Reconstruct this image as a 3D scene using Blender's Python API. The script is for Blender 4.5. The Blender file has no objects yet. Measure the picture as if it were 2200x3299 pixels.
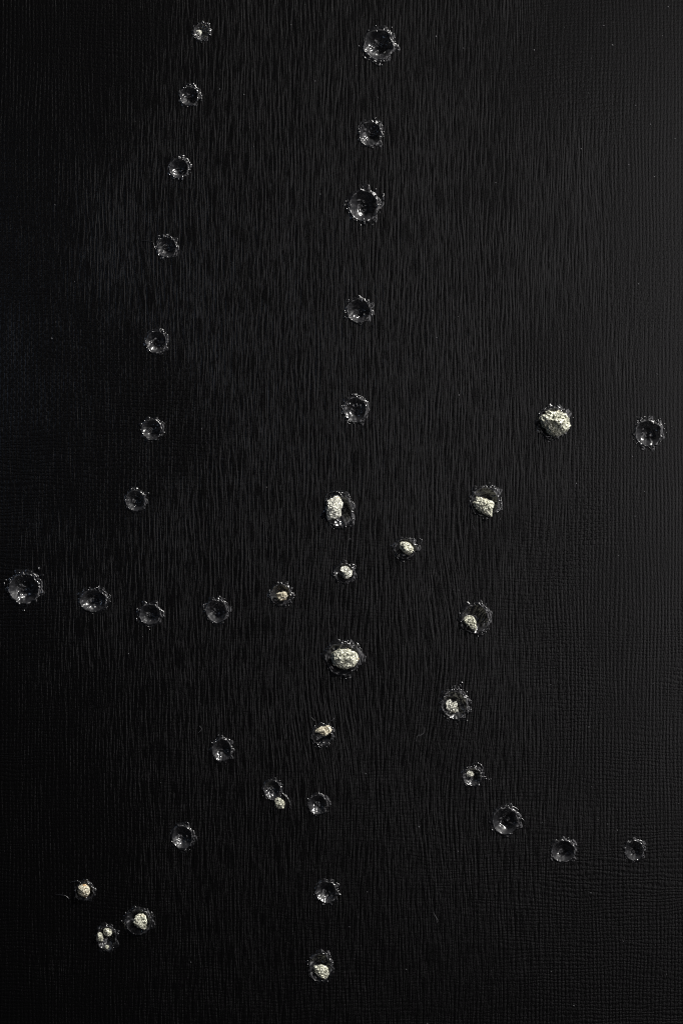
import bpy, bmesh, math, random
import numpy as np
from mathutils import Vector

# ------------------------------------------------------------------ scale
W, H = 2200.0, 3299.0            # the photograph's frame
S = 1e-4                     # scene units per photograph pixel
def X(px): return (px - W / 2) * S
def Y(py): return (H / 2 - py) * S

scene = bpy.context.scene
col = scene.collection

# ------------------------------------------------------------------ camera
CAM_H = 0.80
cd = bpy.data.cameras.new('camera'); cam = bpy.data.objects.new('camera', cd); col.objects.link(cam)
cam.location = (0, 0, CAM_H); cam.rotation_euler = (0, 0, 0)
cd.sensor_fit = 'VERTICAL'; cd.sensor_height = 36.0
cd.lens = 36.0 * CAM_H / (H * S)
cd.clip_start = 0.05; cd.clip_end = 20
scene.camera = cam

# ------------------------------------------------------------------ world, lamps, exposure
w = bpy.data.worlds.new('World'); scene.world = w; w.use_nodes = True
bg = w.node_tree.nodes['Background']
bg.inputs[0].default_value = (0.75, 0.85, 1.0, 1); bg.inputs[1].default_value = 0.012

def area(name, loc, aim, sx, sy, power, color):
    d = bpy.data.lights.new(name, 'AREA'); d.shape = 'RECTANGLE'; d.size = sx; d.size_y = sy
    d.energy = power; d.color = color
    o = bpy.data.objects.new(name, d); col.objects.link(o); o.location = loc
    o.rotation_euler = (Vector(aim) - Vector(loc)).to_track_quat('-Z', 'Y').to_euler()
    return o
KEY_AZ, KEY_EL, KEY_D = math.radians(50), math.radians(22), 1.3
area('key_softbox', (KEY_D * math.cos(KEY_EL) * math.cos(KEY_AZ), KEY_D * math.cos(KEY_EL) * math.sin(KEY_AZ), KEY_D * math.sin(KEY_EL)),
     (0.0, 0.0, 0.0), 0.36, 0.25, 42.0, (1.0, 0.98, 0.94))
area('window_light', (-0.27, 0.07, 0.20), (-0.11, 0.06, 0.0), 0.07, 0.12, 0.06, (0.58, 0.73, 1.0))
area('overhead_softbox', (0.50, 0.06, 0.60), (0.10, 0.0, 0.0), 0.54, 0.64, 2.35, (1.0, 0.97, 0.99))

scene.view_settings.view_transform = 'Standard'; scene.view_settings.look = 'None'
scene.view_settings.exposure = 0.0; scene.view_settings.gamma = 1.0
scene.render.engine = 'CYCLES'
cy = scene.cycles
cy.caustics_refractive = True; cy.caustics_reflective = True
cy.blur_glossy = 0.3; cy.sample_clamp_indirect = 6.0; cy.sample_clamp_direct = 0.0
cy.max_bounces = 12; cy.transmission_bounces = 10; cy.glossy_bounces = 6; cy.diffuse_bounces = 3
cy.use_denoising = False
cy.pixel_filter_type = 'BLACKMAN_HARRIS'; cy.filter_width = 1.2

# ------------------------------------------------------------------ materials
class NT:
    def __init__(s, name):
        s.m = bpy.data.materials.new(name); s.m.use_nodes = True
        s.t = s.m.node_tree; s.t.nodes.clear()
        s.out = s.t.nodes.new('ShaderNodeOutputMaterial')
    def n(s, typ, **kw):
        nd = s.t.nodes.new(typ)
        for k, v in kw.items(): setattr(nd, k, v)
        return nd
    def put(s, sock, v):
        if isinstance(v, bpy.types.NodeSocket): s.t.links.new(v, sock)
        elif v is not None: sock.default_value = v
    def math(s, op, a, b=None, c=None, clamp=False):
        nd = s.n('ShaderNodeMath', operation=op); nd.use_clamp = clamp
        for i, v in enumerate((a, b, c)):
            if v is not None: s.put(nd.inputs[i], v)
        return nd.outputs[0]
    def mapped(s, vec, scale):
        nd = s.n('ShaderNodeMapping'); s.put(nd.inputs['Vector'], vec); nd.inputs['Scale'].default_value = scale
        return nd.outputs[0]
    def noise(s, vec, scale, detail=2.0, rough=0.5, dist=0.0):
        nd = s.n('ShaderNodeTexNoise'); s.put(nd.inputs['Vector'], vec)
        nd.inputs['Scale'].default_value = scale; nd.inputs['Detail'].default_value = detail
        nd.inputs['Roughness'].default_value = rough; nd.inputs['Distortion'].default_value = dist
        return nd.outputs['Fac']
    def smooth(s, v, a, b, lo=0.0, hi=1.0):
        nd = s.n('ShaderNodeMapRange', interpolation_type='SMOOTHSTEP'); s.put(nd.inputs[0], v)
        for i, q in enumerate((a, b, lo, hi)): nd.inputs[i + 1].default_value = q
        return nd.outputs[0]
    def mix(s, f, a, b):
        nd = s.n('ShaderNodeMix', data_type='FLOAT'); s.put(nd.inputs[0], f); s.put(nd.inputs[2], a); s.put(nd.inputs[3], b)
        return nd.outputs[0]

def canvas_material():
    t = NT('black_painted_canvas')
    co = t.n('ShaderNodeTexCoord').outputs['Object']
    mm = t.mapped(co, (1000, 1000, 1000))
    sep = t.n('ShaderNodeSeparateXYZ'); t.put(sep.inputs[0], mm)
    x, y = sep.outputs[0], sep.outputs[1]
    wx = t.noise(t.mapped(mm, (1, 0.30, 1)), 0.05, 2.0, 0.45)
    wy = t.noise(t.mapped(mm, (0.30, 1, 1)), 0.07, 3.0, 0.55)
    jx = t.noise(t.mapped(mm, (1, 0.14, 1)), 0.6, 1.0)
    jy = t.noise(t.mapped(mm, (0.25, 1, 1)), 0.6, 1.0)
    xs = t.math('ADD', t.math('MULTIPLY_ADD', wx, 4.0, x), t.math('MULTIPLY', jx, 0.2))
    # threads pulled into a fan below the middle of the canvas
    gx = t.math('POWER', t.math('MULTIPLY', t.math('SUBTRACT', x, 14.0), 1 / 26.0), 2.0)
    gy = t.math('POWER', t.math('MULTIPLY', t.math('ADD', y, 70.0), 1 / 34.0), 2.0)
    fan = t.math('EXPONENT', t.math('MULTIPLY', t.math('ADD', gx, gy), -1.0))
    spread = t.math('MULTIPLY', t.math('SUBTRACT', x, 13.0), t.math('MULTIPLY', t.math('ADD', y, 74.0), -0.013))
    xs = t.math('ADD', xs, t.math('MULTIPLY', fan, spread))
    ys = t.math('ADD', t.math('MULTIPLY_ADD', wy, 7.0, y), t.math('MULTIPLY', jy, 1.3))
    P = 1.22
    cx = t.math('COSINE', t.math('MULTIPLY', xs, math.pi / P)); cyy = t.math('COSINE', t.math('MULTIPLY', ys, math.pi / P))
    sgn = t.math('MULTIPLY', cx, cyy)                                   # over / under
    warp = t.math('ABSOLUTE', cx); weft = t.math('ABSOLUTE', cyy)
    hw = t.math('MULTIPLY', t.math('POWER', warp, 0.6), t.math('MULTIPLY_ADD', sgn, 0.22, 0.78))
    hf = t.math('MULTIPLY', t.math('POWER', weft, 0.6), t.math('ADD', t.math('MULTIPLY_ADD', sgn, -0.22, 0.62), t.smooth(t.noise(mm, 0.022, 2.0, 0.5), 0.42, 0.62, 0.0, 0.34)))
    weave = t.math('SMOOTH_MAX', hw, hf, 0.12)
    # long ridges of paint dragged along the warp
    cv = t.n('ShaderNodeCombineXYZ'); t.put(cv.inputs[0], xs); t.put(cv.inputs[1], t.math('MULTIPLY', y, 0.065))
    grain = t.noise(cv.outputs[0], 1.45, 2.0, 0.55)
    grain = t.smooth(grain, 0.30, 0.62)
    ch = t.n('ShaderNodeCombineXYZ'); t.put(ch.inputs[0], t.math('MULTIPLY', x, 0.09)); t.put(ch.inputs[1], ys)
    grain_h = t.smooth(t.noise(ch.outputs[0], 1.0, 2.0, 0.55), 0.32, 0.68)
    reg = t.smooth(t.math('ADD', t.noise(mm, 0.016, 2.0, 0.5), t.math('MULTIPLY', t.math('ABSOLUTE', t.math('ADD', x, 2.0)), 0.0048)), 0.70, 0.98)   # less paint towards the sides: the weave shows
    lines = t.math('ADD', t.math('MULTIPLY', grain, 0.90), t.math('MULTIPLY', grain_h, 0.08))
    h = t.mix(t.math('MULTIPLY_ADD', reg, -0.46, 0.70), weave, lines)
    tiny = t.noise(mm, 5.0, 3.0, 0.6)
    h = t.math('MULTIPLY_ADD', tiny, 0.22, h)
    bump = t.n('ShaderNodeBump'); bump.inputs['Distance'].default_value = 1.25e-4
    # thicker paint on one half fills the weave
    thick = t.smooth(t.math('ADD', t.math('MULTIPLY', x, 0.0052), t.math('ADD', t.math('MULTIPLY', y, 0.0012), t.noise(mm, 0.03, 3.0, 0.6))), 0.62, 1.22)
    t.put(bump.inputs['Strength'], t.mix(thick, 1.1, 0.42))
    t.put(bump.inputs['Height'], h)
    b = t.n('ShaderNodeBsdfPrincipled')
    b.inputs['Base Color'].default_value = (0.0012, 0.00112, 0.00124, 1)
    t.put(b.inputs['Roughness'], t.mix(t.noise(mm, 2.2, 2.0), 0.23, 0.35))
    b.inputs['IOR'].default_value = 1.46; b.inputs['Specular IOR Level'].default_value = 0.255
    t.put(b.inputs['Normal'], bump.outputs[0])
    t.t.links.new(b.outputs[0], t.out.inputs[0])
    return t.m

def resin_material(rough=0.46, tone=0.0095, coat=1.0):
    t = NT('glossy_resin')
    co = t.n('ShaderNodeTexCoord').outputs['Object']
    b = t.n('ShaderNodeBsdfPrincipled')
    b.inputs['Base Color'].default_value = (tone, tone, tone * 1.15, 1)
    b.inputs['Roughness'].default_value = rough
    b.inputs['IOR'].default_value = 1.52
    b.inputs['Specular IOR Level'].default_value = 0.38
    b.inputs['Coat Weight'].default_value = coat; b.inputs['Coat Roughness'].default_value = 0.04; b.inputs['Coat IOR'].default_value = 1.5
    bump = t.n('ShaderNodeBump'); bump.inputs['Strength'].default_value = 0.25; bump.inputs['Distance'].default_value = 1.5e-4
    h = t.noise(co, 900, 2.0, 0.5, 0.4)
    t.put(bump.inputs['Height'], h); t.put(b.inputs['Normal'], bump.outputs[0])
    t.t.links.new(b.outputs[0], t.out.inputs[0])
    return t.m

def pyrite_material(name, c0, c1, rust_or_glint, lo=0.62):
    t = NT(name)
    co = t.n('ShaderNodeTexCoord').outputs['Object']
    v = t.n('ShaderNodeTexVoronoi'); t.put(v.inputs['Vector'], co); v.inputs['Scale'].default_value = 2600
    ramp = t.n('ShaderNodeMix', data_type='RGBA')
    sp = t.n('ShaderNodeSeparateColor'); t.put(sp.inputs[0], v.outputs['Color'])
    t.put(ramp.inputs[0], sp.outputs[0]); ramp.inputs[6].default_value = c0; ramp.inputs[7].default_value = c1
    r2 = t.n('ShaderNodeMix', data_type='RGBA')
    t.put(r2.inputs[0], t.smooth(t.noise(co, 330, 3.0, 0.6), lo, lo + 0.12)); t.put(r2.inputs[6], ramp.outputs[2]); r2.inputs[7].default_value = rust_or_glint
    b = t.n('ShaderNodeBsdfPrincipled'); t.put(b.inputs['Base Color'], r2.outputs[2])
    b.inputs['Metallic'].default_value = 0.4
    t.put(b.inputs['Roughness'], t.mix(sp.outputs[1], 0.34, 0.72))
    bump = t.n('ShaderNodeBump'); bump.inputs['Strength'].default_value = 0.7; bump.inputs['Distance'].default_value = 2.0e-4
    t.put(bump.inputs['Height'], sp.outputs[2]); t.put(b.inputs['Normal'], bump.outputs[0])
    t.t.links.new(b.outputs[0], t.out.inputs[0])
    return t.m

CANVAS = canvas_material()
RESIN = resin_material()
BEAD = resin_material(0.2); BEAD.name = 'resin_bead'
WET = resin_material(0.26, 0.004, 0.6); WET.name = 'resin_soaked_canvas'
PYRITE = pyrite_material('pyrite_gold', (0.11, 0.108, 0.075, 1), (0.75, 0.75, 0.635, 1), (0.32, 0.20, 0.08, 1))
SILVER = pyrite_material('pyrite_silver', (0.17, 0.165, 0.135, 1), (0.82, 0.82, 0.74, 1), (0.45, 0.32, 0.15, 1))

def dust_material():
    t = NT('grey_lint')
    b = t.n('ShaderNodeBsdfPrincipled')
    b.inputs['Base Color'].default_value = (0.07, 0.07, 0.075, 1); b.inputs['Roughness'].default_value = 0.6
    t.put(b.inputs['Base Color'], None)
    t.t.links.new(b.outputs[0], t.out.inputs[0])
    return t.m
DUST = dust_material()

AMBER_GLINT = pyrite_material('pyrite_amber_glints', (0.16, 0.13, 0.08, 1), (0.80, 0.76, 0.62, 1), (0.55, 0.30, 0.09, 1), 0.57)  # amber glints painted into the colour as extra orange patches
# ------------------------------------------------------------------ helpers
def mesh_object(name, verts, faces, mat, smooth=True, parent=None):
    me = bpy.data.meshes.new(name); me.from_pydata([tuple(v) for v in verts], [], faces); me.update()
    if smooth: me.polygons.foreach_set('use_smooth', [True] * len(me.polygons))
    me.materials.append(mat)
    o = bpy.data.objects.new(name, me); col.objects.link(o)
    if parent: o.parent = parent
    return o

def tag(o, label, cat, group=None):
    o['label'] = label; o['category'] = cat
    if group: o['group'] = group

_ico = {}
def ico(sub):
    if sub not in _ico:
        bm = bmesh.new(); bmesh.ops.create_icosphere(bm, subdivisions=sub, radius=1.0)
        bm.verts.ensure_lookup_table()
        _ico[sub] = (np.array([v.co[:] for v in bm.verts]), [[v.index for v in f.verts] for f in bm.faces]); bm.free()
    return _ico[sub]

# ------------------------------------------------------------------ resin drops: glossy rings with a hollow middle, sunk into the canvas
HOLES = []
def outline(rx, ry, rng, rough, bulge):
    ph = [(k, rng.uniform(0, 6.283), rng.gauss(0, 1)) for k in (2, 3, 4, 5, 7)]
    hi = [(k, rng.uniform(0, 6.283), rng.gauss(0, 1)) for k in range(11, 30, 3)]
    def R(a):
        r = rx * ry / np.sqrt((ry * np.cos(a)) ** 2 + (rx * np.sin(a)) ** 2)
        m = 1 + sum(0.014 * g * np.cos(k * a + p) for k, p, g in ph)
        m = m + sum(0.006 * rough * g * np.cos(k * a + p) for k, p, g in hi)
        for ang, amt, wid in bulge:
            d = (a - math.radians(ang) + math.pi) % (2 * math.pi) - math.pi
            m = m + amt * np.exp(-(d / math.radians(wid)) ** 2)
        return r * m
    return R

PITCH = 12.2                                                            # thread spacing in photograph pixels
def make_drop(px, py, rx, ry, label, seed, rough=1.0, deep=0.80, lip=0.065, beads=40, bulge=(), spread=0.10, threads=(), lump=26):
    rng = random.Random(seed)
    rx, ry = rx * 0.94, ry * 0.94
    R = outline(rx * S, ry * S, rng, rough, bulge)
    NA = 160
    a = np.linspace(0, 2 * math.pi, NA, endpoint=False)
    smoothR = rx * ry * S / np.sqrt((ry * np.cos(a)) ** 2 + (rx * np.sin(a)) ** 2)
    Ra = R(a); r0 = min(rx, ry) * S
    HOLES.append((X(px) + 1.0 * Ra * np.cos(a), Y(py) + 1.0 * Ra * np.sin(a)))
    fs = [math.sin(0.5 * math.pi * i / 44) * 0.93 for i in range(1, 45)] + [0.955, 0.975, 0.995, 1.015, 1.035, 1.06, 1.085]
    waves = [(k, rng.uniform(0, 6.283), rng.uniform(0, 6.283), rng.gauss(0, 1) * (3.2 / k) ** 0.5) for k in [rng.uniform(2.2, 10) for _ in range(12)] + [rng.uniform(11, 22) for _ in range(12)]]
    lumps = [(rng.uniform(0.1, 0.8), rng.uniform(0, 6.283), rng.uniform(0.04, 0.14), rng.uniform(1.0, 3.5), rng.uniform(0, 3.14), rng.choice((-0.6, 1, 1)) * rng.uniform(0.4, 1.0)) for _ in range(lump)]
    ep = rng.uniform(0, 6.283); ec = (rng.uniform(-0.12, 0.12), rng.uniform(-0.12, 0.12))
    gx = np.cos(2 * math.pi * (X(px) + Ra * np.cos(a)) / (PITCH * S)); gy = np.cos(2 * math.pi * (Y(py) + Ra * np.sin(a)) / (PITCH * S))
    teeth = 0.0
    for k in range(3, 16): teeth = teeth + rng.gauss(0, 0.22) * np.cos(k * a + rng.uniform(0, 6.283))
    teeth = np.clip(0.5 + teeth, 0, 1.6)
    liph = 0.0
    for k in range(2, 13): liph = liph + rng.gauss(0, 0.20) * np.cos(k * a + rng.uniform(0, 6.283))
    liph = np.clip(1.0 + liph, 0.35, 1.9)
    verts = [(0, 0, -deep * r0)]
    for f in fs:
        fo = np.full(NA, f)
        if f > 1.0: fo = 1.0 + (f - 1.0) * (1 + teeth * (gx * np.abs(np.sin(a)) + gy * np.abs(np.cos(a))))
        Rf = Ra * min(1, f) ** 5 + smoothR * (1 - min(1, f) ** 5)
        x = fo * Rf * np.cos(a); y = fo * Rf * np.sin(a)
        if f <= 0.93:
            g = f / 0.93
            z = r0 * (-deep + (deep + 0.75 * lip) * (0.72 * g ** 1.32 + 0.28 * g ** 2.2)) * np.ones(NA)
            un = sum(0.0150 * q * np.cos(k * ((x / r0 + ec[0]) * math.cos(d) + (y / r0 + ec[1]) * math.sin(d)) + p) for k, d, p, q in waves)
            un = un + 0.006 * np.cos(17 * f + 1.5 * np.sin(a + ep) + ep) * f
            z = z + rough * r0 * un * min(1, 4 * f)
            for lr, la, lw, le, lt, lh in lumps:
                ux = x / r0 - lr * math.cos(la); uy = y / r0 - lr * math.sin(la)
                p = ux * math.cos(lt) + uy * math.sin(lt); q = -ux * math.sin(lt) + uy * math.cos(lt)
                z = z + r0 * lh * lw * np.exp(-(p / (lw * le)) ** 2 - (q / lw) ** 2)
        else:
            u = (f - 0.93) / 0.155
            prof = 0.75 + 0.25 * math.sin(min(1, u / 0.36) * math.pi / 2) if u < 0.36 else math.cos((u - 0.36) / 0.64 * math.pi / 2)
            z = lip * r0 * prof * (liph * min(1, u * 3) + (1 - min(1, u * 3))) * (1 + 0.35 * teeth * u * (gx * np.abs(np.sin(a)) + gy * np.abs(np.cos(a))))
            if f == fs[-1]: z = z * 0 - 1.0e-4
        verts += list(zip(x, y, z))
    faces = []
    for j in range(NA): faces.append((0, 1 + j, 1 + (j + 1) % NA))
    for i in range(len(fs) - 1):
        o0, o1 = 1 + i * NA, 1 + (i + 1) * NA
        for j in range(NA):
            k = (j + 1) % NA; faces.append((o0 + j, o1 + j, o1 + k, o0 + k))
    root = bpy.data.objects.new('resin_drop', None); col.objects.link(root)
    root.location = (X(px), Y(py), 0); root.empty_display_size = 0.003
    tag(root, label, 'resin drop', 'glossy resin drops on the black canvas')
    mesh_object('body', verts, faces, RESIN, True, root)
    # canvas soaked with resin round the rim: its threads stand out as glints
    sk = 0.0
    for k in range(2, 12): sk = sk + rng.gauss(0, 0.045) * np.cos(k * a + rng.uniform(0, 6.283))
    out = 1.22 + np.clip(1.1 * sk + 0.05 * np.cos(a - 0.7), -0.12, 0.22)
    V, F, NR = [], [], 20
    for i in range(NR):
        q = i / (NR - 1)
        fo = 1.03 + (out - 1.03) * q
        x = fo * Ra * np.cos(a); y = fo * Ra * np.sin(a)
        wx = (X(px) + x) / (PITCH * S) * math.pi; wy = (Y(py) + y) / (PITCH * S) * math.pi
        jit = 0.9 * np.sin(x / r0 * 7 + sk * 9) + 0.9 * np.cos(y / r0 * 6 + ep)
        wv = np.maximum(np.abs(np.cos(wx + jit)) * (0.7 + 0.3 * np.cos(wy)), np.abs(np.cos(wy + jit)) * (0.7 - 0.3 * np.cos(wx)))
        z = 0.040 * r0 * (1 - q) ** 1.5 + (1.5 * S) * wv * (0.25 + q) * (1 - q ** 5) + 0.3e-4 * (1 - q) - 0.25e-4 * q
        z = z + 1.1 * S * np.cos(fo * r0 / (8.5 * S) * 6.283 + 3.0 * sk * 6 + 2 * np.sin(3 * a + ep)) * (1 - q) * min(1, 4 * q) * (0.6 + 0.6 * np.sin(5 * a + 2 * ep))
        V += list(zip(x, y, z))
    for i in range(NR - 1):
        for j in range(NA):
            k = (j + 1) % NA; F.append((i * NA + j, (i + 1) * NA + j, (i + 1) * NA + k, i * NA + k))
    mesh_object('soaked_edge', V, F, WET, True, root)
    for _ in range(rng.randint(2, 4)):
        a0 = rng.gauss(1.1, 0.9) if rng.random() < 0.7 else rng.uniform(0, 6.283); sp = rng.uniform(0.25, 0.8); rr = rng.uniform(1.05, 1.2); nn = 5
        pts = []
        for i in range(nn):
            t_ = a0 + sp * i / (nn - 1); q = float(R(np.array([t_]))[0]) * (rr + rng.uniform(-0.02, 0.02)); pts.append((q * math.cos(t_), q * math.sin(t_)))
        tube('rim_ridge', pts, rng.uniform(0.8, 1.5) * S, root, z=0.035 * r0)
    if beads:
        V, F = [], []
        iv, jf = ico(2)
        knots = [rng.uniform(0, 6.283) for _ in range(2)] + [rng.gauss(math.radians(40), 0.5) for _ in range(2)]
        for _ in range(max(5, int(beads * 0.5))):
            ang = rng.uniform(0, 2 * math.pi) if rng.random() < 0.3 else rng.gauss(rng.choice(knots), 0.22)
            rr = float(R(np.array([ang]))[0]) * (1.04 + abs(rng.gauss(0, spread)))
            bx, by = X(px) + rr * math.cos(ang), Y(py) + rr * math.sin(ang)
            pit = PITCH * S                                             # caught between the threads
            if rng.random() < 0.5: bx = round(bx / pit) * pit
            else: by = round(by / pit) * pit
            bx -= X(px); by -= Y(py)
            s = rng.choice((1.0, 1.0, 1.4)) * rng.uniform(1.1, 2.9) * S
            e1, e2 = (rng.uniform(1, 3.2), 1) if rng.random() < 0.5 else (1, 1)
            tt = rng.choice((0, math.pi / 2, ang + math.pi / 2))
            o0 = len(V)
            for p in iv:
                u1, u2 = p[0] * s * e1, p[1] * s * e2
                V.append((bx + u1 * math.cos(tt) - u2 * math.sin(tt), by + u1 * math.sin(tt) + u2 * math.cos(tt), p[2] * s * 0.9 + 0.5 * s))
            F += [[q + o0 for q in f] for f in jf]
        b = mesh_object('bead_fringe', V, F, BEAD, True, root); b['kind'] = 'stuff'
    for pts, wd in threads: tube('resin_thread', [(X(p) - X(px), Y(q) - Y(py)) for p, q in pts], wd * S, root)
    return root

def tube(name, pts, rad, parent=None, mat=None, z=None):
    P = np.array(pts); n = 6 * len(pts)
    # smooth path (Catmull-Rom)
    Q = np.vstack([2 * P[0] - P[1], P, 2 * P[-1] - P[-2]]); out = []
    for i in range(1, len(Q) - 2):
        for u in np.linspace(0, 1, 7)[:-1]:
            p0, p1, p2, p3 = Q[i - 1:i + 3]
            out.append(0.5 * (2 * p1 + (p2 - p0) * u + (2 * p0 - 5 * p1 + 4 * p2 - p3) * u * u + (3 * p1 - p0 - 3 * p2 + p3) * u ** 3))
    out.append(P[-1]); out = np.array(out); M = len(out)
    zz = rad * (0.8 if z is None else z)
    V, F, NS = [], [], 7
    for i, p in enumerate(out):
        t = out[min(i + 1, M - 1)] - out[max(i - 1, 0)]; t = t / (np.linalg.norm(t) + 1e-12); nrm = np.array([-t[1], t[0]])
        rr = rad * (0.35 + 0.65 * math.sin(math.pi * min(1, max(0, (i + 0.6) / M))) ** 0.4) * (1 + 0.25 * math.sin(i * 1.7))
        for k in range(NS):
            th = 2 * math.pi * k / NS
            V.append((p[0] + nrm[0] * math.cos(th) * rr, p[1] + nrm[1] * math.cos(th) * rr, zz + rr * math.sin(th)))
    for i in range(M - 1):
        for k in range(NS):
            F.append((i * NS + k, i * NS + (k + 1) % NS, (i + 1) * NS + (k + 1) % NS, (i + 1) * NS + k))
    F.append(tuple(range(NS))[::-1]); F.append(tuple((M - 1) * NS + k for k in range(NS)))
    return mesh_object(name, V, F, mat or BEAD, True, parent)

def make_canvas():
    bm = bmesh.new()
    def loop(xs, ys):
        vs = [bm.verts.new((x, y, 0)) for x, y in zip(xs, ys)]
        return [bm.edges.new((vs[i], vs[(i + 1) % len(vs)])) for i in range(len(vs))]
    E = loop([-0.6, 0.6, 0.6, -0.6], [-0.6, -0.6, 0.6, 0.6])
    for xs, ys in HOLES: E += loop(xs, ys)
    bmesh.ops.triangle_fill(bm, use_beauty=False, use_dissolve=False, edges=E, normal=(0, 0, 1))
    me = bpy.data.meshes.new('canvas'); bm.to_mesh(me); bm.free()
    me.materials.append(CANVAS)
    o = bpy.data.objects.new('canvas', me); col.objects.link(o); o['kind'] = 'structure'
    o['label'] = 'black painted woven canvas under the resin drops'

# ------------------------------------------------------------------ pyrite nuggets
def make_nugget(poly, label, seed, high=0.8, mat=None, name='pyrite_nugget', sink=0.25, z0=0.0, grain=1.0, wide=1.06, big=1.0):
    rng = random.Random(seed); nr = np.random.RandomState(seed)
    P = np.array([(X(p), Y(q)) for p, q in poly]); c = P.mean(0); Q = P - c
    ang = np.arctan2(Q[:, 1], Q[:, 0]); rad = np.hypot(Q[:, 0], Q[:, 1]); o = np.argsort(ang); ang, rad = ang[o], rad[o]
    iv, jf = ico(5)
    a = np.arctan2(iv[:, 1], iv[:, 0])
    R = np.interp(a, np.r_[ang[-1] - 2 * math.pi, ang, ang[0] + 2 * math.pi], np.r_[rad[-1], rad, rad[0]])
    rad = rad * wide; size = rad.mean()
    xy = np.hypot(iv[:, 0], iv[:, 1])
    V = np.stack([iv[:, 0] * R, iv[:, 1] * R, iv[:, 2] * size * high], 1)
    # big facets: cut by random planes
    for _ in range(9):
        d = nr.normal(size=3); d[2] = abs(d[2]) * 0.9 + 0.15; d /= np.linalg.norm(d)
        lim = np.percentile(V @ d, rng.uniform(86, 97))
        ex = np.maximum(V @ d - lim, 0); m = 0.75
        V -= (ex * m)[:, None] * d[None, :] * np.array([0.45, 0.45, 1.0])
    # crystal grains: every cell of a random point set is pushed out or in
    pts = nr.normal(size=(850, 3)); pts /= np.linalg.norm(pts, axis=1)[:, None]
    near = (iv @ pts.T)
    top = np.argsort(-near, axis=1)[:, :2]
    d0 = np.take_along_axis(near, top, 1); edge = (d0[:, 0] - d0[:, 1])
    amp = nr.normal(0, 1, 850)[top[:, 0]]
    disp = grain * size * (0.036 * amp - 0.065 * np.exp(-edge / 0.006))
    V += iv * disp[:, None]
    lump = nr.normal(size=(46, 3)); lump /= np.linalg.norm(lump, axis=1)[:, None]
    nb = iv @ lump.T; tb = np.argsort(-nb, axis=1)[:, :2]; db = np.take_along_axis(nb, tb, 1); eb = db[:, 0] - db[:, 1]
    V += iv * np.array([0.3, 0.3, 1.0]) * (big * size * (0.085 * nr.normal(0, 1, 46)[tb[:, 0]] - 0.07 * np.exp(-eb / 0.018)))[:, None]
    V[:, 2] += size * high * (1 - 2 * sink) + z0
    me = mesh_object(name, V, jf, mat or PYRITE, False, None)
    me.location = (c[0], c[1], 0)
    tag(me, label, 'nugget', 'pyrite nuggets set in the resin drops')
    return me

def crop(ox, oy, sc, pts): return [(ox + p / sc, oy + q / sc) for p, q in pts]

D = make_drop
T7 = 'thin column of seven empty drops'
C5 = 'column of five large drops'
# the thin column
D(650, 103, 26, 29, 'topmost drop of the ' + T7 + ', with a bright silver chip', 1, deep=0.56)
D(610, 309, 32, 33, 'second drop from the top of the ' + T7, 2, deep=0.85)
D(577, 542, 32, 34, 'third drop from the top of the ' + T7, 3, threads=[([(548, 512), (562, 502), (580, 500), (600, 508), (612, 524)], 1.2)])
D(538, 796, 33, 36, 'fourth drop of the thin column, a loose thread trailing from its rim', 4, threads=[([(492, 779), (478, 777), (466, 775), (455, 777)], 1.3), ([(494, 782), (498, 793), (503, 803)], 1.3)])
D(504, 1102, 35, 39, 'fifth drop from the top of the ' + T7, 5, threads=[([(478, 1068), (500, 1062), (520, 1066), (536, 1072)], 1.2)])
D(489, 1384, 33, 35, 'sixth drop of the thin column, with a tall bright glint', 6, threads=[([(466, 1349), (480, 1346), (494, 1350)], 1.2), ([(506, 1353), (514, 1362)], 1.5)])
D(437, 1613, 33, 35, 'lowest drop of the ' + T7, 7, threads=[([(442, 1583), (456, 1587), (470, 1599)], 1.2)])
# the column of large drops
D(1219, 144, 50, 52, 'large beaded drop at the top of the ' + C5, 8, beads=95, spread=0.17)
D(1192, 431, 37, 43, 'oval drop second from the top of the ' + C5, 9, beads=45)
D(1171, 663, 48, 54, 'large beaded drop in the middle of the ' + C5, 10, beads=90, spread=0.17)
D(1156, 1001, 39, 41, 'fourth drop from the top of the ' + C5, 11, beads=45)
D(1144, 1320, 38, 44, 'lowest drop of the ' + C5 + ', above the tall nugget', 12, beads=35)
# the middle cluster
D(1091, 1646, 46, 54, 'drop holding the tall pale nugget, below the column of large drops', 13, lip=0.045, beads=70, deep=0.56, threads=[([(1047, 1603), (1056, 1590), (1072, 1584), (1088, 1585), (1100, 1595), (1106, 1606)], 2.4), ([(1080, 1700), (1096, 1701), (1113, 1700)], 1.6)])
D(1109, 1847, 34, 33, 'small drop with a bright nugget, under the tall nugget', 14, lip=0.045, beads=35, deep=0.56)
D(1304, 1768, 36, 34, 'drop with a small nugget and a curl of resin on its rim', 15, lip=0.045, beads=35, deep=0.56, threads=[([(1336, 1760), (1345, 1755), (1354, 1750), (1358, 1742), (1355, 1737), (1348, 1736)], 1.8)])
D(904, 1916, 34, 36, 'drop with a small rough nugget at the end of the row of four', 16, beads=25, deep=0.56)
D(1103, 2122, 58, 54, 'drop holding the wide round nugget, with a glassy ledge', 17, lip=0.05, beads=30, deep=0.45, threads=[
    ([(1084, 2071), (1096, 2067), (1110, 2067), (1121, 2073), (1128, 2083)], 2.2), ([(1093, 2081), (1108, 2080), (1124, 2082), (1138, 2088)], 2.0), ([(1084, 2088), (1100, 2086), (1118, 2087)], 1.6)])
D(1037, 2370, 34, 35, 'drop with a flat-topped nugget and frayed fibres above it', 18, beads=35, deep=0.6, threads=[([(1004, 2311), (1009, 2318), (1015, 2322)], 1.1), ([(1058, 2328), (1066, 2322), (1073, 2319), (1074, 2314)], 1.8)])
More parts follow.
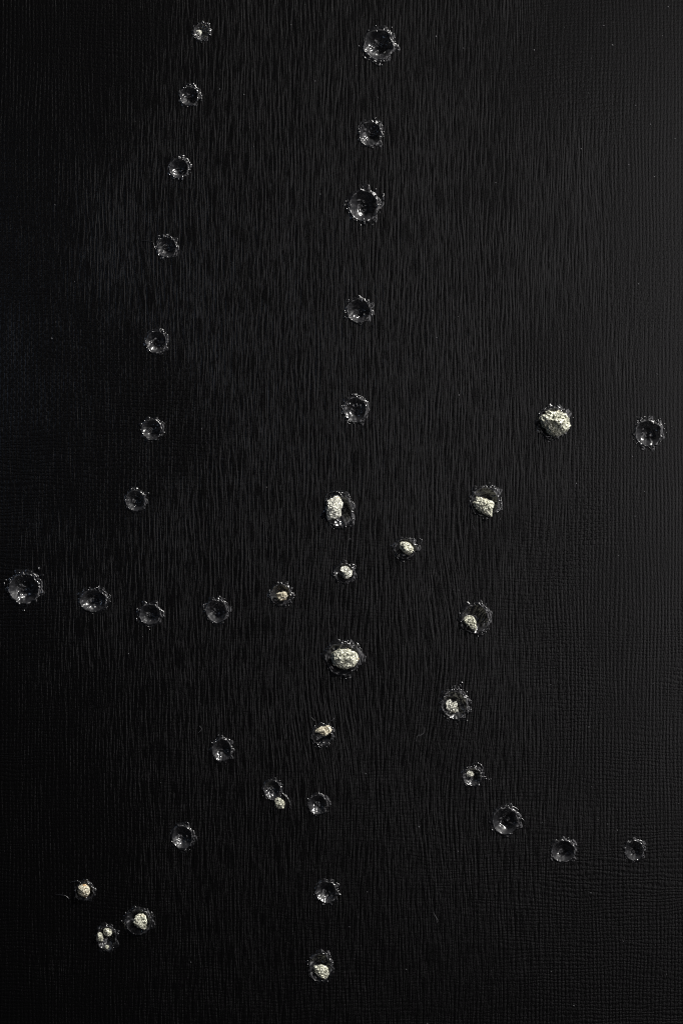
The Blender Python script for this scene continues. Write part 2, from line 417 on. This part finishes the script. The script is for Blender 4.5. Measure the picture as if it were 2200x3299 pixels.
D(1024, 2592, 32, 34, 'faint drop beside the drop with two lobes', 19, beads=12, deep=0.6)
D(1051, 2874, 36, 37, 'empty drop with scattered glints, above the bottom nugget drop', 20, beads=25, deep=0.55)
D(1031, 3117, 38, 48, 'drop with a streaked nugget, lowest on the canvas', 21, beads=40, deep=0.6)
# the row of four
R4 = 'row of four empty drops'
D(79, 1897, 52, 52, 'large drop at the canvas edge, first in the ' + R4, 22, beads=70, spread=0.17)
D(301, 1935, 45, 38, 'wide oval drop, second in the ' + R4, 23, beads=35)
D(484, 1979, 36, 36, 'round grey drop, third in the ' + R4, 24, beads=25)
D(698, 1969, 37, 39, 'last of the ' + R4 + ', beside the small rough nugget', 25, beads=30)
# the lower group
D(715, 2416, 34, 38, 'empty drop standing alone above the drop with two lobes', 26, beads=18, deep=0.62)
D(877, 2545, 29, 33, 'drop with two lobes, a small nugget at its lower lobe', 27, beads=20, deep=0.6, threads=[([(905, 2552), (918, 2562), (929, 2574), (935, 2590), (934, 2604)], 2.4)])
D(588, 2697, 35, 41, 'dim empty drop between the lone drop and the three bottom nuggets', 28, beads=18, deep=0.62)
D(273, 2872, 31, 31, 'drop with long fibres and a bright nugget, near the bottom corner', 29, beads=10, deep=0.56, lip=0.05, threads=[
    ([(180, 2883), (194, 2883), (208, 2885), (219, 2890), (224, 2897)], 1.5), ([(226, 2843), (238, 2840), (250, 2838), (258, 2841)], 1.6)])
D(344, 3022, 33, 40, 'small drop crowded with pyrite crumbs, below the fibre drop', 30, beads=14, deep=0.56, bulge=((275, 0.12, 18),))
D(446, 2970, 43, 43, 'drop with a domed grey nugget, beside the crumb-filled drop', 31, beads=35, deep=0.56)
# the outer group
D(1779, 1362, 50, 50, 'drop hidden under the largest craggy nugget', 32, lip=0.04, beads=55, deep=0.4)
D(2087, 1396, 44, 45, 'isolated beaded drop near the canvas edge beside the craggy nugget', 33, beads=60, spread=0.2)
D(1562, 1616, 46, 50, 'drop holding the angular two-tone nugget', 34, lip=0.045, beads=70, deep=0.56, threads=[
    ([(1513, 1612), (1515, 1620), (1519, 1632), (1521, 1644)], 2.2), ([(1520, 1656), (1520, 1676), (1522, 1692), (1527, 1706)], 0.9), ([(1609, 1668), (1612, 1676)], 1.2)])
D(1529, 1994, 47, 49, 'drop with a crescent nugget along one wall', 35, lip=0.045, beads=75, deep=0.55, threads=[([(1558, 2001), (1568, 1998), (1577, 1993)], 1.2)])
D(1463, 2271, 44, 48, 'ragged drop full of silver crumbs', 36, lip=0.045, beads=110, deep=0.55, rough=1.4, spread=0.16)
D(1520, 2502, 32, 31, 'small drop with a thin ring and a straight tail', 37, beads=40, deep=0.55, threads=[
    ([(1518, 2466), (1524, 2459), (1538, 2458), (1548, 2464), (1555, 2474), (1556, 2490), (1558, 2501), (1564, 2503), (1568, 2499)], 1.8), ([(1553, 2511), (1560, 2509), (1572, 2510), (1584, 2510)], 1.9)])
S3 = 'trio of dark hollow drops'
D(1626, 2645, 42, 46, 'largest of the ' + S3 + ', with beads up its rim', 38, deep=0.85, beads=14, bulge=((40, 0.1, 25),),
  threads=[([(1644, 2586), (1650, 2597), (1662, 2604), (1668, 2607)], 1.6), ([(1672, 2626), (1677, 2636), (1684, 2640), (1688, 2648)], 1.8)])
D(1813, 2742, 40, 37, 'wide drop in the middle of the ' + S3, 39, deep=0.85, beads=14)
D(2042, 2740, 32, 34, 'smallest of the ' + S3 + ', at the end of the line', 40, deep=0.85, beads=14)

N = make_nugget
N(crop(560, 40, 8.711, [(650, 500), (720, 480), (780, 500), (790, 580), (760, 640), (700, 620), (655, 570)]), 'silver chip in the topmost drop of the thin column', 101, 0.45, SILVER, 'silver_chip', z0=-7e-4)
N(crop(1000, 1540, 7.84, [(600, 420), (690, 420), (800, 520), (840, 590), (820, 720), (770, 800), (790, 880), (770, 960), (690, 1010), (540, 1050), (400, 1070), (370, 990), (390, 870), (410, 700), (430, 580), (520, 490)]),
  'tall pale nugget under the column of large drops', 113, 0.6, SILVER, big=0.3)
N(crop(1060, 1700, 4.9, [(190, 640), (250, 600), (330, 660), (380, 740), (330, 780), (290, 810), (230, 790), (200, 720)]), 'small bright nugget between the tall nugget and the wide round nugget', 114, 0.75, SILVER)
N(crop(1060, 1700, 4.9, [(1110, 250), (1160, 220), (1250, 230), (1310, 290), (1330, 360), (1300, 400), (1260, 440), (1210, 420), (1150, 370), (1100, 320)]), 'small olive nugget in the drop with a resin curl', 115, 0.75)
N(crop(400, 1840, 2.8, [(1365, 215), (1390, 195), (1420, 190), (1460, 185), (1475, 220), (1430, 265), (1400, 265)]), 'small rough nugget at the end of the row of four drops', 116, 0.75, AMBER_GLINT)
N(crop(1000, 2020, 7.127, [(480, 560), (600, 520), (750, 490), (950, 530), (1090, 600), (1140, 700), (1060, 850), (920, 940), (720, 960), (600, 900), (480, 820), (470, 680)]), 'wide round nugget in the drop with a glassy ledge', 117, 0.75, big=0.35)
N(crop(980, 2280, 6.193, [(210, 480), (290, 400), (400, 375), (570, 390), (565, 440), (510, 510), (450, 550), (330, 520), (270, 500)]), 'flat-topped bright nugget with frayed fibres above it', 118, 0.7, AMBER_GLINT)
N(crop(1000, 2780, 5.733, [(50, 1900), (130, 1900), (340, 1940), (330, 2080), (290, 2150), (200, 2120), (120, 2060), (60, 2000)]), 'streaked nugget in the lowest drop on the canvas', 121, 0.5, wide=0.92, z0=-4e-4)
N(crop(820, 2460, 11.2, [(760, 1260), (850, 1210), (980, 1270), (1080, 1380), (1120, 1510), (1080, 1610), (900, 1630), (760, 1570), (730, 1450)]), 'small oval nugget at the lower lobe of the two-lobed drop', 127, 0.7)
N(crop(180, 2820, 4.612, [(370, 130), (480, 150), (510, 260), (470, 310), (370, 300), (330, 240)]), 'bright nugget in the drop with long fibres', 129, 0.75, AMBER_GLINT, wide=0.92)
N(crop(180, 2820, 4.612, [(710, 810), (790, 780), (840, 830), (830, 880), (750, 900)]), 'upper pyrite crumb in the crumb-filled drop', 130, 0.6, wide=0.92, name='pyrite_crumb')
N(crop(180, 2820, 4.612, [(620, 870), (660, 835), (700, 900), (690, 980), (640, 980)]), 'side pyrite crumb in the crumb-filled drop', 131, 0.6, wide=0.92, name='pyrite_crumb')
N(crop(180, 2820, 4.612, [(745, 1040), (785, 1040), (780, 1090), (750, 1105)]), 'tiny pyrite crumb at the bottom tip of the crumb-filled drop', 133, 0.6, wide=0.92, name='pyrite_crumb')
N(crop(180, 2820, 4.612, [(1170, 640), (1250, 560), (1310, 570), (1360, 660), (1350, 740), (1340, 810), (1270, 790), (1190, 740), (1140, 700)]), 'domed grey nugget beside the crumb-filled drop', 132, 0.7, wide=0.92)
N(crop(1680, 1250, 7.84, [(400, 740), (540, 650), (640, 590), (760, 600), (840, 590), (930, 530), (1000, 560), (1030, 640), (1130, 660), (1190, 850), (1240, 930), (1170, 1000), (1100, 1120), (1000, 1180), (880, 1240), (770, 1190), (630, 1150), (560, 1050), (450, 900)]),
  'largest craggy nugget, standing proud of the canvas', 32, 0.9, big=1.3)
N(crop(1480, 1520, 8.71, [(455, 660), (540, 690), (650, 720), (740, 760), (830, 790), (900, 810), (990, 930), (930, 1020), (920, 1120), (930, 1190), (880, 1280), (760, 1230), (600, 1150), (480, 1080), (380, 960), (370, 860), (440, 810)]),
  'angular two-tone nugget with a pointed lower corner', 134, 0.7)
N(crop(1400, 1920, 5.345, [(480, 390), (560, 320), (640, 330), (690, 400), (710, 500), (700, 610), (650, 610), (590, 520), (520, 460)]), 'crescent nugget along one wall of its drop', 135, 0.65)
N(crop(1400, 1920, 5.345, [(190, 1900), (215, 1800), (270, 1770), (300, 1850), (370, 1820), (380, 1900), (420, 1960), (360, 2030), (300, 2000), (260, 2050), (230, 1970)]), 'ragged patch of silver crumbs in the ragged drop', 136, 0.5, SILVER, 'silver_nugget', z0=-7e-4, grain=1.6)
N(crop(1450, 2400, 5.807, [(300, 560), (370, 480), (430, 500), (450, 560), (380, 590), (310, 610)]), 'silver chip in the drop with a thin ring and tail', 138, 0.4, SILVER, 'silver_chip', z0=-6e-4)

make_canvas()

# lint and dust on the canvas
def dust():
    rng = random.Random(77); V, F = [], []
    iv, jf = ico(1)
    for _ in range(80):
        px = rng.uniform(0, W) if rng.random() < 0.4 else W - abs(rng.gauss(0, 500)); py = rng.uniform(0, H)
        if any(math.hypot(px - o.location.x / S - W / 2, H / 2 - o.location.y / S - py) < 75 for o in col.objects if o.name.startswith('resin_drop')): continue
        s = rng.uniform(0.7, 1.9) * S; e = rng.uniform(1, 2.2); o0 = len(V); t = rng.uniform(0, 3.14)
        for p in iv:
            x, y = p[0] * s * e, p[1] * s
            V.append((X(px) + x * math.cos(t) - y * math.sin(t), Y(py) + x * math.sin(t) + y * math.cos(t), p[2] * s * 0.6 + 1.4e-4))
        F += [[q + o0 for q in f] for f in jf]
    o = mesh_object('dust', V, F, DUST, True); o['kind'] = 'stuff'; o['label'] = 'grey specks of dust scattered on the black canvas'
dust()
for pts, lab in (([(643, 2338), (650, 2348), (645, 2356), (639, 2361)], 'short curved lint fibre above the lone empty drop'),
                 ([(1338, 2392), (1345, 2370), (1356, 2368), (1366, 2358), (1368, 2344)], 'fine curled lint fibre beside the ragged silver drop'),
                 ([(1396, 2940), (1402, 2952), (1409, 2964), (1407, 2974)], 'kinked lint fibre in the bare lower part of the canvas'),
                 ([(1121, 1738), (1126, 1736), (1131, 1737)], 'tiny straight lint fibre above the small bright nugget')):
    o = tube('lint_fibre', [(X(p), Y(q)) for p, q in pts], 0.5 * S, None, DUST, z=1.6e-4); tag(o, lab, 'fibre', 'lint fibres on the canvas')
